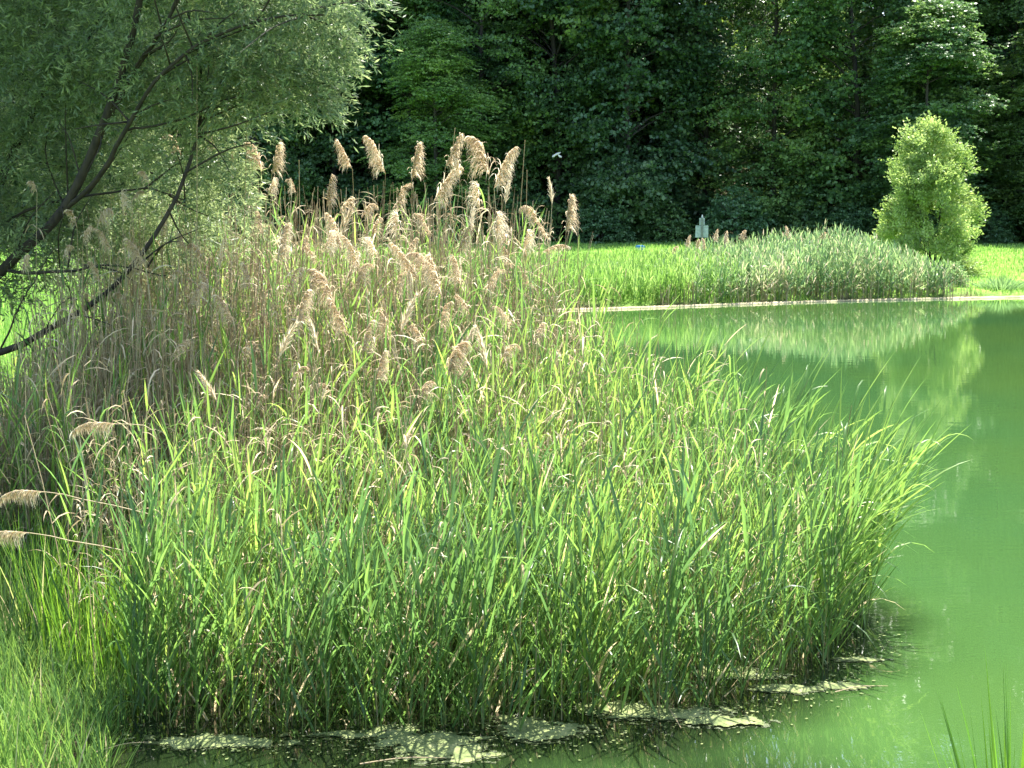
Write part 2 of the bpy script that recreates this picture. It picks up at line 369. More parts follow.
for row, (y0, n, step, off) in enumerate([(96, 17, 6.4, 1.5), (107, 17, 6.8, 4), (120, 17, 7.4, 0), (136, 15, 9, 3)]):
    for i in range(n):
        x = (i - (n - 1) / 2) * step + off + random.uniform(-1.3, 1.3)
        if row < 3 and abs(x - (17, 20, 24)[row]) < 4.0: continue
        forest_tree(x, y0 + random.uniform(-2.5, 2.5), random.randrange(5) if row == 0 else 5 + random.randrange(2), random.uniform(.85, 1.12), random.uniform(0, 6.28),
                    ['forest tree standing close behind the front row at the forest edge', 'forest tree deep in the wood on the rising slope', 'forest tree high on the wooded slope, seen mirrored in the water', 'forest tree at the top of the wooded slope'][row],
                    ['second row of forest trees', 'third row of forest trees', 'trees high on the slope', 'trees on top of the slope'][row])
for x, y, k, s1, s2, lab in ((13.5, 97, 2, .5, .36, 'young light-leaved tree in the gap behind the front row'), (18.5, 99, 0, .5, .42, 'young lighter green tree deeper in the bright forest gap'), (22, 104, 2, .6, .5, 'taller young tree at the back of the bright forest gap'),
                            (23.2, 80.3, 4, .62, .44, 'smaller forest-edge tree with sunlit upper branches behind the pale tree'), (30.5, 80.8, 2, .66, .46, 'smaller forest-edge tree with sunlit branches over the open lawn'), (-4.2, 81.5, 2, .62, .42, 'smaller olive tree at the forest edge behind the highest plumes')):
    t = empty('forest_tree', (x, y, hz(x, y)), random.uniform(0, 6), label=lab, cat='tree', group='smaller trees at the forest edge')
    t.scale = (s1, s1, s2); link('trunk', protos[k][0], t); link('crown', protos[k][1], t)
for px in (-300, -220, -150, 1160, 1240, 1330, 1420):
    y = 87; forest_tree((px - 512) * y / F, y, random.randrange(5), 1, random.uniform(0, 6), 'forest edge tree standing beyond the side of the view', 'forest edge trees beyond the view')

# understorey bushes under the forest edge
def bush_mesh(w, h, n, leaf, mat, seed=0):
    cb = Batch(); u = nrm(R.normal(0, 1, (n, 3))); u[:, 2] = np.abs(u[:, 2])
    rr = R.uniform(0.55, 1, (n, 1)); c = u * rr * [w / 2, w / 2, h]
    c[:, 2] = np.maximum(c[:, 2], 0.05)
    sprays(cb, c, u * [1, 1, .2] + R.normal(0, .2, (n, 3)), R.uniform(.35, .7, n), 14, leaf, R.uniform(.2, .8, n))
    tb = Batch()
    for i in range(7):
        a = R.uniform(0, 6.28); e = np.array([math.cos(a) * w * .3, math.sin(a) * w * .3, h * .75])
        tubes(tb, curve_pts([(0, 0, -.2), e * [.3, .3, .5], e], 5)[None], np.linspace(.04, .01, 5)[None], np.array([.5]), 4)
    return tb.mesh('stems', M_fbark), cb.mesh('foliage', mat, False)
bm = [bush_mesh(4.2, 3.2, 520, .17, M_f[1]), bush_mesh(3.4, 2.4, 400, .15, M_f[0])]
for i, px in enumerate([20, 130, 250, 340, 440, 520, 600, 660, 735, 800, 850, 905, 985, 1040]):
    y = random.uniform(80.5, 83); x = (px - 512) * y / F
    t = empty('forest_bush', (x, y, hz(x, y)), random.uniform(0, 6), label='low dark shrub in the shade along the foot of the forest', cat='shrub', group='shrubs along the foot of the forest')
    s = random.uniform(.7, 1.2); t.scale = (s, s, s)
    link('stems', bm[i % 2][0], t); link('foliage', bm[i % 2][1], t)

# sunlit twig hanging in front of the forest
B = Batch()
P0 = pix(552.5, 157, 80)
pts = curve_pts([P0, P0 + [0.22, 0, 0.15], P0 + [0.47, 0, 0.25]], 6); tubes(B, pts[None], np.array([[.05, .075, .06, .06, .04, .01]]), np.array([.5]), 5)
pts = curve_pts([P0 + [0.30, 0.02, 0.14], P0 + [0.42, 0, 0.02], P0 + [0.53, 0, -0.02]], 5); tubes(B, pts[None], np.array([[.03, .05, .07, .05, .01]]), np.array([.5]), 5)
tag(link('broken_twig', B.mesh('broken_twig', M_twig)), 'small pale sunlit twig in front of the dark forest leaves', 'twig')

# ------------------------------------------------------------------ meadow / lawn grass
def grass(name, pts, hmin, hmax, wd, mat, label, K=3, spread=0.5, per=1):
    B = Batch(); n = len(pts); z = height(pts[:, 0], pts[:, 1])
    P = np.column_stack([pts, np.maximum(z, -0.15) - 0.01])
    a = R.uniform(0, 6.28, n); D = np.column_stack([np.cos(a) * spread, np.sin(a) * spread, np.ones(n)]) * R.uniform(.3, 1, (n, 1)) + [0, 0, 1]
    ribbons(B, P, D, R.uniform(hmin, hmax, n), wd * R.uniform(.6, 1.2, n), R.uniform(.2, 1.3, n), R.uniform(0, 1, n), K, 0, R.uniform(-.6, .6, n), [1, .9, .6, 0])
    return tag(link(name, B.mesh(name, mat, False)), label, 'grass', None, 'stuff')
pts = scatter([(-14, 47), (3, 45.5), (10.6, 49), (18.3, 51.4), (25, 52.2), (36, 53), (44, 84), (-40, 84), (-30, 50)], 34)
pts = pts[sdist(pts[:, 0], pts[:, 1]) > .15]
grass('lawn_grass', pts, .08, .22, .05, M_lawn, 'bright sunlit mown lawn running up to the forest', 2)
pts = scatter([(-6, 19), (-2.5, 20.5), (-1.6, 30), (-4, 38), (-5, 48), (-30, 50), (-14, 16)], 95)
pts = pts[sdist(pts[:, 0], pts[:, 1]) > .1]
grass('meadow_grass', pts, .15, .5, .022, M_lawn, 'bright meadow grass seen under the willow branches')
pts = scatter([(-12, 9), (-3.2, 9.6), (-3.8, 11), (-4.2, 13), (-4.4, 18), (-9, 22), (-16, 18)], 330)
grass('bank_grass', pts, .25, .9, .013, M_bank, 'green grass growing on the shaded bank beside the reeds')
pts = scatter([(-5.5, 7.3), (-2.2, 7.6), (-2.45, 8.4), (-2.5, 9.0), (-3.0, 10.0), (-3.9, 11.3), (-5.5, 11)], 900)
grass('shore_grass', pts, .10, .48, .010, M_shore, 'short soft grass on the wet near shore', 3, .8)
pts = scatter([(-3.5, 9.9), (-3.0, 9.35), (-2.4, 9.3), (-2.5, 10.4), (-3.2, 11.4), (-4.2, 11.6)], 420)
grass('sedge_grass', pts, .4, 1.25, .0125, M_sedge, 'bright yellow-green sedge standing between the reeds and the shore', 5, .5)
pts = scatter([(-8, 0.5), (8, .5), (6, 5.3), (3, 6.0), (1, 6.1), (-1, 6.4), (-2.4, 7.4), (-8, 7.5)], 150)
grass('near_bank_grass', pts, .08, .25, .01, M_sedge, 'short grass on the near bank')

# ------------------------------------------------------------------ far reeds
def shoots(base, H, lean, nl, Ls, Wd, bias, smin=.25, K=4, fold=.25, vb=None, sr=.0042, dead=0.05, amax=45, stemK=5, roll=.5):
    N = len(base); sb = Batch(); lb = Batch()
    s = np.linspace(0, 1, stemK)[None, :, None]
    path = base[:, None] + np.array([0, 0, 1.0]) * (H[:, None, None] * s) + lean[:, None] * (H[:, None, None] * s ** 2)
    vb = R.uniform(.1, .85, N) if vb is None else vb
    tubes(sb, path, np.broadcast_to(np.linspace(1, .45, stemK) * sr, (N, stemK)), R.uniform(0, 1, N), 3)
    j = np.arange(nl)[None]; sj = smin + (1 - smin) * (j + R.uniform(0, 1, (N, nl))) / nl
    P = base[:, None] + np.array([0, 0, 1.0]) * (H[:, None] * sj)[..., None] + lean[:, None] * (H[:, None] * sj ** 2)[..., None]
    T = nrm(np.array([0, 0, 1.0]) + lean[:, None] * (2 * sj)[..., None])
    az = R.uniform(0, 6.28, N)[:, None] + np.pi * j + R.normal(0, .5, (N, nl))
    hd = nrm(np.stack([np.cos(az), np.sin(az), 0 * az], -1) + bias)
    a = np.radians(10 + (amax - 10) * (1 - sj) * R.uniform(.4, 1.2, (N, nl)) + R.uniform(0, 14, (N, nl)))[..., None]
    D = T * np.cos(a) + hd * np.sin(a)
    L = Ls * R.uniform(.6, 1.15, (N, nl)) * (0.75 + 0.5 * np.sin(np.pi * np.clip(sj, 0, 1)) - .15)
    bend = np.where(R.uniform(0, 1, (N, nl)) < .14, R.uniform(1.2, 2.8, (N, nl)), R.uniform(.0, .7, (N, nl)))
    v = np.clip(vb[:, None] + R.normal(0, .13, (N, nl)), 0, .9)
    v = np.where(R.uniform(0, 1, (N, nl)) < dead * (1.8 - 1.5 * sj), R.uniform(.93, 1, (N, nl)), v)
    ribbons(lb, P.reshape(-1, 3), D.reshape(-1, 3), L.ravel(), (Wd * R.uniform(.7, 1.2, (N, nl))).ravel(), bend.ravel(), v.ravel(), K, fold, R.normal(0, roll, N * nl), [.45, .95, 1, .62, 0])
    return sb, lb
def mass(name, pieces, label):
    """pieces: (batch, material) -> an empty with one mesh per material is avoided; one object each"""
    for nm, bt, mt in pieces:
        tag(link(nm, bt.mesh(nm, mt, False)), label + {'stem': ', the upright stems', 'leaf': ', the leaves', 'dry': ', the old dry stalks'}[nm.split('_')[-1]] if False else label, 'reeds', None, 'stuff')
far_poly = [(-5, 46), (0, 45), (2.8, 45.5), (6.2, 47), (10.6, 49), (15.6, 50.5), (15.0, 54.2), (13.3, 56.5), (9, 57.5), (2, 57), (-6, 55)]
p2 = scatter(far_poly, 34)
n = len(p2)
Hh = R.uniform(.85, 1.75, n) * (1 + .13 * np.sin(p2[:, 0] * 1.1 + 1) + .09 * np.sin(p2[:, 0] * 2.7 + p2[:, 1])) * (0.55 + 0.45 * sstep(6.0, 9.5, p2[:, 0])) * (1 - .35 * sstep(13, 16.2, p2[:, 0])) + .15
lean = R.normal(0, .06, (n, 3)) * [1, 1, 0]
base = np.column_stack([p2, height(p2[:, 0], p2[:, 1]) - .03])
grey = p2[:, 0] > 6.8 + R.normal(0, .7, n)
for sel, mt, nm, lab, rr in ((grey, M_farreed, 'far_reeds', 'grey-green reed bed on the far shore before the pale tree', .6), (~grey, M_lawn, 'far_sedge', 'finer yellow-green reeds on the far shore beside the grey-green bed', .4)):
    k = int(sel.sum())
    sb, lb = shoots(base[sel], Hh[sel], lean[sel], 10,   .42 if mt is M_farreed else .5, .044 if mt is M_farreed else .026, np.array([.2, 0, 0]), .12, 3, 0, np.clip(.45 + .3 * np.sin(p2[sel, 0] * 2.3 + 2 * np.sin(p2[sel, 1] * 2)) + R.normal(0, .25, k), 0, .92), .01, .08, 60 if mt is M_farreed else 30, 3, rr)
    sb.V += lb.V; sb.Q += [q + sb.n for q in lb.Q]; sb.v += lb.v; sb.n += lb.n
    tag(link(nm, sb.mesh(nm, mt, False)), lab, 'reeds', None, 'stuff')
# dry old stems at the foot of the far bed
p3 = scatter([(4.5, 46.0), (6.2, 46.8), (10.6, 48.75), (16.6, 50.65), (16.4, 51.9), (10.6, 50.0), (4.5, 47.5)], 26); n = len(p3)
B = Batch(); b0 = np.column_stack([p3, 0 * p3[:, :1] - .05]); s = np.linspace(0, 1, 3)[None, :, None]
tubes(B, b0[:, None] + (R.normal(0, .08, (n, 3)) * [1, 1, 0] + [0, 0, 1])[:, None] * (s * R.uniform(.25, .85, (n, 1, 1))), np.full((n, 3), .012), R.uniform(.2, 1, n), 3)
tag(link('far_dry_reeds', B.mesh('far_dry_reeds', M_dry)), 'brown dry reed stubble along the foot of the far reed bed', 'reeds', None, 'stuff')

# algae line on the far waterline
def path_strip(name, pts, wid, z, mat, n=400):
    c = curve_pts(pts, n); B = Batch()
    t = nrm(np.gradient(c, axis=0)); sd = np.stack([-t[:, 1], t[:, 0], 0 * t[:, 0]], 1)
    k = np.arange(n); w1 = wid * (0.5 + .5 * np.sin(k * .061) * np.sin(k * .023 + 1)) * R.uniform(.75, 1.1, n)
    top = c + sd * wid * .8; bot = c - sd * w1[:, None]
    top[:, 2] = z + .03; bot[:, 2] = z; mid = (top + bot) / 2; mid[:, 2] = z + .05 + R.uniform(0, .02, n)
    V = np.stack([bot, mid, top], 1); a = (np.arange(n - 1) * 3)[:, None] + np.arange(2)[None]
    B.add(V, np.stack([a, a + 3, a + 4, a + 1], -1), np.full(n * 3, .5))
    return link(name, B.mesh(name, mat))
tag(path_strip('shore_scum', [(1, 44.75, 0), (2.8, 45.2, 0), (6.2, 46.7, 0), (10.6, 48.7, 0), (18.3, 51.1, 0), (25, 51.9, 0), (40, 52.4, 0)], .085, .004, M_strip), 'thin pale line of dried algae along the far waterline', 'algae', None, 'stuff')

# ------------------------------------------------------------------ plume builder
def plume_mesh(L, droop, n, fl, spread, tilt=0.25, upright=False, v0=.5):
    n = int(n * 1.1); spread *= .8
    B = Batch(); K = 9
    d = np.array([tilt, 0, 1.0]); d /= np.linalg.norm(d); p = np.zeros(3); ax = [p.copy()]; dirs = [d.copy()]
    for k in range(K):
        p = p + d * L / K; d = d + np.array([.03 * droop, 0, -.30 * droop]) * (k / K) ** 1.1; d /= np.linalg.norm(d); ax.append(p.copy()); dirs.append(d.copy())
    ax = np.array(ax); dirs = np.array(dirs)
    tubes(B, ax[None], np.linspace(.0035, .0012, K + 1)[None], np.array([.3]), 3)
    u = R.uniform(0.0, 1, n) ** .85; f = u * K; i = np.minimum(f.astype(int), K - 1); fr = (f - i)[:, None]
    P = ax[i] * (1 - fr) + ax[i + 1] * fr; T = dirs[i]
    az = R.normal(0 if not upright else 0, 1.0 if not upright else 3, n); hd = np.stack([np.cos(az), np.sin(az), 0 * az], 1)
    D = T * 1.0 + hd * R.uniform(.3, 1, (n, 1)) * spread
    Lf = fl * R.uniform(.5, 1.15, n) * (1.1 - .65 * u)
    ribbons(B, P, D, Lf, R.uniform(.004, .0085, n), R.uniform(2.0, 4.5, n) * (.3 if upright else 1), np.clip(R.normal(v0, .2, n), 0, 1), 5, 0, R.uniform(-1.5, 1.5, n), [.5, .9, 1, .9, .5, .15])
    return B.mesh('plume', M_plume, False)
PL = {'droop': [plume_mesh(.36, 1.2, 210, .22, .6, .12), plume_mesh(.32, 2.2, 190, .20, .7, .2), plume_mesh(.40, .8, 230, .22, .5, .1), plume_mesh(.30, 1.0, 110, .20, .5, .1, v0=.3), plume_mesh(.36, 1.8, 130, .17, .9, .15, v0=.4), plume_mesh(.27, .6, 120, .24, .9, .05, v0=.7)],
      'narrow': [plume_mesh(.30, .5, 170, .13, .35, .08, True, .7), plume_mesh(.36, .6, 190, .15, .4, .12, True, .75)],
      'big': [plume_mesh(.50, 1.2, 360, .24, .6, .15, v0=.6), plume_mesh(.44, 1.8, 330, .28, .7, .2, v0=.45)],
      'arch': [plume_mesh(.44, 1.0, 250, .20, .5, 1.6, v0=.6)],
      'small': [plume_mesh(.2, 1.4, 110, .11, .8), plume_mesh(.17, 2.0, 90, .10, .8)]}
def stem_mesh(base, tip, bow=0.0, r=.005):
    B = Batch(); m = (base + tip) / 2 + np.array([bow, 0, 0])
    path = curve_pts([base, m, tip], 9); tubes(B, (path - base)[None], np.linspace(r, r * .5, 9)[None], np.array([R.uniform(.2, 1)]), 4)
    # dead leaves hanging on it
    k = R.integers(2, 5); i = R.integers(3, 8, k); P = path[i] - base; az = R.uniform(0, 6.28, k)
    ribbons(B, P, np.stack([np.cos(az), np.sin(az), R.uniform(-.2, .8, k)], 1), R.uniform(.15, .3, k), R.uniform(.008, .014, k), R.uniform(1, 3, k), R.uniform(.4, 1, k), 4, 0, R.uniform(-1, 1, k))
    return B.mesh('stem', M_dry)

plumes = [  # tip px, py, type, facing (+1 hangs to the right), size
 (36, 168, 'small', -1, 1), (76, 200, 'small', -1, 1.2), (82, 218, 'small', 1, 1), (96, 196, 'droop', 1, .85), (122, 186, 'droop', 1, .8), (131, 178, 'small', 1, 1), (148, 158, 'small', -1, 1), (145, 236, 'droop', -1, .8),
 (180, 126, 'droop', -1, .85), (217, 122, 'droop', -1, .9), (232, 150, 'narrow', 1, .7), (261, 138, 'big', -1, .8), (271, 145, 'droop', 1, .9), (266, 172, 'droop', 1, .7), (295, 170, 'small', -1, 1), (291, 180, 'narrow', -1, .6),
 (326, 180, 'droop', 1, .8), (338, 190, 'small', 1, 1.2), (352, 142, 'droop', -1, .8), (361, 192, 'droop', 1, .7), (385, 138, 'big', -1, .85), (395, 180, 'droop', 1, .9), (397, 208, 'droop', -1, .9), (371, 214, 'small', 1, 1.2),
 (411, 150, 'droop', 1, .95), (445, 138, 'droop', 1, .9), (433, 165, 'big', 1, .9), (460, 155, 'droop', -1, .8), (489, 134, 'big', -1, 1.05), (494, 150, 'big', 1, .95), (480, 180, 'droop', -1, 1.0), (505, 186, 'narrow', 1, .7),
 (552, 184, 'narrow', -1, .8), (540, 196, 'droop', -1, 1.0), (566, 204, 'droop', 1, 1.0), (548, 214, 'droop', -1, .8), (523, 224, 'droop', 1, .9), (509, 220, 'droop', -1, .9), (470, 206, 'narrow', 1, .9), (541, 240, 'arch', 1, .7),
 (203, 232, 'droop', -1, .8), (219, 246, 'narrow', 1, .8), (277, 224, 'big', 1, .8), (302, 230, 'droop', 1, .7), (340, 205, 'narrow', 1, 1.1), (342, 216, 'big', -1, .8), (344, 254, 'narrow', 1, 1), (334, 262, 'big', -1, .9),
 (357, 255, 'droop', 1, .8), (379, 230, 'droop', -1, .8), (419, 242, 'big', -1, .85), (438, 240, 'big', -1, .85), (442, 262, 'droop', -1, 1), (411, 274, 'narrow', -1, 1), (440, 298, 'droop', 1, .8), (389, 310, 'droop', -1, .8),
 (512, 296, 'droop', -1, .7), (448, 336, 'big', 1, .8), (487, 334, 'narrow', -1, 1), (463, 326, 'narrow', 1, .7), (234, 292, 'droop', -1, .8), (277, 326, 'narrow', 1, 1), (217, 374, 'narrow', -1, .8), (254, 384, 'small', 1, 1),
 (297, 292, 'droop', 1, .9), (349, 302, 'droop', -1, .9), (243, 330, 'small', 1, 1), (375, 350, 'droop', 1, .7), (406, 232, 'small', 1, 1), (317, 240, 'small', -1, 1), (456, 226, 'droop', 1, .8), (497, 208, 'droop', 1, .9),
 (430, 208, 'droop', -1, .8), (250, 262, 'droop', -1, .7), (188, 278, 'droop', 1, .7), (168, 258, 'small', 1, 1), (470, 288, 'small', -1, 1.1), (528, 262, 'droop', -1, .8), (310, 268, 'small', 1, 1.1), (395, 268, 'droop', 1, .7),
 (62, 232, 'small', 1, 1.2), (110, 222, 'droop', -1, .7), (100, 258, 'small', -1, 1.2), (160, 210, 'droop', 1, .7), (22, 246, 'small', 1, 1.1), (128, 280, 'small', -1, 1.1), (186, 228, 'droop', -1, .7), (208, 268, 'small', -1, 1.3), (262, 208, 'droop', -1, .8), (286, 262, 'droop', 1, .8),
 (322, 224, 'droop', 1, .8), (360, 236, 'big', -1, .7), (400, 300, 'narrow', 1, 1), (424, 318, 'small', -1, 1.3), (362, 322, 'droop', 1, .8), (318, 322, 'narrow', -1, .9), (290, 352, 'small', 1, 1.2), (332, 372, 'small', -1, 1.2), (420, 372, 'droop', 1, .7), (500, 330, 'droop', 1, .7), (534, 318, 'small', 1, 1.1), (484, 262, 'droop', 1, .8), (460, 256, 'droop', -1, .8), (512, 244, 'droop', -1, .8), (170, 330, 'small', 1, 1.1), (150, 300, 'small', -1, 1.1)]
ty_words = {'droop': 'drooping tan plume', 'narrow': 'narrow pale upright plume', 'big': 'large shaggy tan plume', 'arch': 'arching golden plume', 'small': 'small tan plume'}
def zone(px, py):
    if py < 200:
        if px < 160: return 'before the dark willow limbs'
        if px < 300: return 'below the bright tip of the willow'
        if px < 420: return 'standing against the dark forest'
        if px < 520: return 'in the highest group of plumes'
        return 'in the group nearest the far reeds'
    if py < 250:
        if px < 260: return 'among dry stalks beside the willow'
        if px < 420: return 'below the plumes against the forest'
        return 'below the highest group of plumes'
    if py < 300: return 'at mid height where dry stalks meet green leaves'
    return 'low down among the green leaves'
zs = {}
for p_ in sorted(plumes): zs.setdefault((zone(p_[0], p_[1]), p_[2]), []).append(p_)
ordn = ['first', 'second', 'third', 'fourth', 'fifth', 'sixth', 'seventh', 'eighth', 'ninth', 'tenth', 'eleventh', 'twelfth', 'thirteenth', 'fourteenth', 'fifteenth', 'sixteenth']
for q in plumes:
    px, py, ty, face, sz = q
    Y = float(np.interp(py, [130, 200, 250, 300, 350, 400], [14.6, 13.9, 13.1, 12.3, 11.6, 11.0])) + random.uniform(-.3, .3)
    if px > 500 and py < 280: Y = 15.5 + random.uniform(-.5, .5)
    if px < 160: Y = 13.2 + random.uniform(-.5, .5)
    tip = pix(px, py, Y)
    pl = sz * {'droop': .22, 'narrow': .30, 'big': .30, 'arch': .05, 'small': .12}[ty]
    top = tip - np.array([0, 0, pl])
    bx = top[0] + random.uniform(-.35, .2); by = Y + random.uniform(-.15, .2); top = top + np.array([0, 0, -.10 if ty != 'narrow' else 0])
    base = np.array([bx, by, max(hz(bx, by), -.2) - .03])
    mem = zs[(zone(px, py), ty)]; k = mem.index(q)
    lab = ty_words[ty] + ' on a dry reed ' + zone(px, py)
    if len(mem) > 1: lab = ty_words[ty] + ' on dry reed ' + zone(px, py) + ', ' + ordn[k] + ' from willow'
    if len(lab.split()) > 15: lab = lab.replace(' on a dry reed', '').replace(' on dry reed', '').replace('narrow pale', 'pale')
    t = empty('plumed_reed', base, 0, label=lab, cat='reed', group='dry reeds with plumes')
    link('stem', stem_mesh(base, top, random.uniform(-.08, .08)), t)
    o = link('plume', random.choice(PL[ty]), t)
    o.location = tuple(top - base); o.rotation_euler = (random.uniform(-.3, .3), random.uniform(-.1, .35), (0 if face > 0 else math.pi) + random.uniform(-.7, .7)); s = sz * 1.0; o.scale = (s, s, s)
# three toppled ones at the bank
for (bx_, by_, px, py, lab) in ((170, 600, 118, 424, 'bent reed whose arching plume hangs highest over the shaded bank'), (190, 610, 45, 492, 'bent reed whose plume hangs just above the lowest toppled one'), (180, 640, 30, 533, 'toppled reed with the lowest tan plume, right over the sedge')):
    base = gnd(bx_, by_ + 60, .1); tip = pix(px, py, base[1] - .1)
    t = empty('plumed_reed', base, 0, label=lab, cat='reed', group='toppled reeds at the bank')
    B = Batch(); path = curve_pts([base, base + [-.05, 0, (tip[2] - base[2]) * .75], tip + [.25, 0, -.05], tip], 10); tubes(B, (path - base)[None], np.linspace(.005, .003, 10)[None], np.array([.7]), 4)
    link('stem', B.mesh('stem', M_dry), t)
    o = link('plume', PL['arch'][0], t); o.location = tuple(tip - base); o.rotation_euler = (0, .45, math.pi); o.scale = (.75,) * 3

# far plumed reeds (tiny)
for px, py in ((686, 240), (697, 241), (714, 234), (725, 236), (741, 232), (789, 231), (821, 234), (672, 248), (706, 243)):
    Y = random.uniform(52.5, 54); tip = pix(px, py, Y); base = np.array([tip[0], Y, hz(tip[0], Y)])
    t = empty('plumed_reed', base, 0, label='reed with a small pinkish tan plume topping the far reed bed', cat='reed', group='plumed reeds of the far bed')
    link('stem', stem_mesh(base, tip - [0, 0, .3], 0, .012), t)
    o = link('plume', PL['big'][random.randrange(2)], t); o.location = tuple(tip - base - [0, 0, .3]); o.rotation_euler = (0, 0, random.uniform(0, 6))

# ------------------------------------------------------------------ the near reed bed
bed = [(-2.45, 9.1), (-2.3, 8.8), (-1.2, 8.68), (-0.1, 8.7), (0.8, 8.98), (1.5, 9.35), (2.35, 10.15), (2.75, 11.1), (2.5, 12.6), (1.9, 14.2), (1.3, 16.2), (.7, 17.8), (-2, 18), (-5.2, 17), (-6.4, 13.5), (-5.2, 11.8), (-3.4, 11.3), (-3.3, 10.2), (-3.1, 9.5)]
def topz(x, y):
    a = np.interp(y, [8.7, 9.4, 10.5, 11.5, 12.6, 13.6, 15, 18], [1.4, 1.68, 1.85, 2.05, 2.55, 3.0, 3.35, 3.4])
    b_ = np.interp(y, [9, 10, 11, 13, 14.5, 18], [1.32, 1.55, 1.68, 1.92, 2.15, 2.6])
    f = sstep(-.3, 1.1, x)
    e = np.interp(x, [-4.9, -4.1], [.55, 1.0])
    return (a * (1 - f) + b_ * f) * e
def edge_lean(x, y):
    right = np.interp(y, [9, 10.3, 11.1, 12.6, 16.2, 18], [1.0, 2.35, 2.75, 2.5, 1.3, .7])
    k = np.exp(-np.clip(right - x, 0, 9) / .5)
    return k
pp = scatter(bed, 58)
x, y = pp[:, 0], pp[:, 1]
# thinner at the back where the photo shows mostly stalks
keep = R.uniform(0, 1, len(pp)) < np.interp(y, [9, 13, 14, 18], [1, .9, .62, .5]) * np.where(x < -2.6, .6, 1) * np.where(x < -4.3, .5, 1)
pp = pp[keep]; x, y = pp[:, 0], pp[:, 1]; n = len(pp)
keep = R.uniform(0, 1, n) > .55 * edge_lean(x, y) + .8 * (1 - sstep(-3.1, -2.2, x)) * (y < 10.8); pp = pp[keep]; x, y = pp[:, 0], pp[:, 1]; n = len(pp)
gz = height(x, y)
H = np.maximum(topz(x, y) * R.uniform(.66, 1.05, n) - np.maximum(gz, 0) * .5, .8)
k = edge_lean(x, y)
lean = np.column_stack([R.normal(.03, .075, n) + .26 * k * R.uniform(.2, 1.1, n), R.normal(-.01, .07, n), np.zeros(n)])
base = np.column_stack([pp, np.maximum(gz, -.25) - .02])
vbn = np.clip(.48 + .17 * (np.sin(x * 2.1 + 1.3 * np.sin(y * 1.7)) + np.sin(y * 2.6 + 1.1 * np.sin(x * 2.9 + 1))) * .8 + R.normal(0, .22, n) - .15 * (y < 9.6), .02, .9)
sb, lb = shoots(base, H, lean, 11, .60, .019, np.array([.35, 0, 0]), .06, 5, .22, vbn, .0042, .06, 28)
tag(link('reed_stems', sb.mesh('reed_stems', M_stem, False)), 'green stems of the dense reed bed at the water', 'reeds', None, 'stuff')
tag(link('reed_foliage', lb.mesh('reed_foliage', M_reed, False)), 'long green leaves of the dense reed bed at the water', 'reeds', None, 'stuff')
print('shoots', n)

# dry stalks within the bed (from last year)
B = Batch()
for poly, dens, hs in ((bed, 22, 1.0), ([(-5.3, 12.2), (-3.6, 11.8), (-.8, 13), (.9, 14.8), (1.0, 17), (-4.8, 17)], 90, 1.0), ([(-6.4, 12), (-4.4, 12), (-4.2, 14.5), (-6.4, 14)], 40, 1), ([(-4, 11), (-1.5, 10.6), (.2, 11.6), (.8, 14), (-4.5, 13.5)], 70, 1.0), ([(-3, 10), (1.8, 10), (2, 13), (-3, 12)], 34, 1.0), ([(-4.6, 12), (-2, 12), (-1.5, 16), (-4.6, 16.5)], 40, 1.0)):
    q = scatter(poly, dens); q = q[in_poly(bed, q[:, 0], q[:, 1])]; n = len(q)
    Hd = topz(q[:, 0], q[:, 1]) * R.uniform(.6, 1.12, n)
    b0 = np.column_stack([q, np.maximum(height(q[:, 0], q[:, 1]), -.2)]); s = np.linspace(0, 1, 5)[None, :, None]
    le = R.normal(0, .07, (n, 3)) * [1, 1, 0]
    path = b0[:, None] + np.array([0, 0, 1.0]) * Hd[:, None, None] * s + (le * Hd[:, None])[:, None] * s ** 1.6
    tubes(B, path, np.broadcast_to(np.linspace(.0048, .0028, 5), (n, 5)) * R.uniform(.7, 1.2, (n, 1)), R.uniform(0, 1, n), 3)
    m_ = 3; i = R.uniform(.35, 1, (n, m_)); P = (b0[:, None] + np.array([0, 0, 1.0]) * (Hd[:, None] * i)[..., None] + (le * Hd[:, None])[:, None] * (i ** 1.6)[..., None]).reshape(-1, 3)
    az = R.uniform(0, 6.28, n * m_)
    ribbons(B, P, np.stack([np.cos(az), np.sin(az), R.uniform(-.5, 1.5, n * m_)], 1), R.uniform(.12, .36, n * m_), R.uniform(.007, .014, n * m_), R.uniform(.8, 3, n * m_), R.uniform(.2, 1, n * m_), 4, 0, R.uniform(-1, 1, n * m_))
tag(link('dry_reed_foliage', B.mesh('dry_reed_foliage', M_dry, False)), 'tan dry stalks of last year standing through the reed bed', 'reeds', None, 'stuff')

# single green reeds: the outermost ones that show largest
def reed_proto(Hp, le, nl, Ls, vb):
    sb, lb = shoots(np.array([[0, 0, -.08]]), np.array([Hp]), np.array([[le, 0, 0]]), nl, Ls * 1.35, .0225, np.array([.3, -.1, 0]), .05, 5, .22, np.array([vb]), .0048, .0, 27)
    return sb.mesh('stem', M_stem), lb.mesh('leaves', M_reed, False)
up = [reed_proto(R.uniform(1.15, 1.55), R.normal(.03, .05), 11, .46, R.uniform(.08, .65)) for _ in range(12)]
ed = [reed_proto(R.uniform(1.15, 1.5), R.uniform(.15, .42), 11, .48, R.uniform(.3, .85)) for _ in range(10)]
tl = [reed_proto(R.uniform(1.75, 2.0), R.normal(0.05, .06), 12, .5, R.uniform(.4, .88)) for _ in range(8)]
def reed(x, y, pr, rz, s, label, group):
    t = empty('green_reed', (x, y, 0), rz, label=label, cat='reed', group=group); t.scale = (s, s, s)
    link('stem', pr[0], t); link('leaves', pr[1], t)
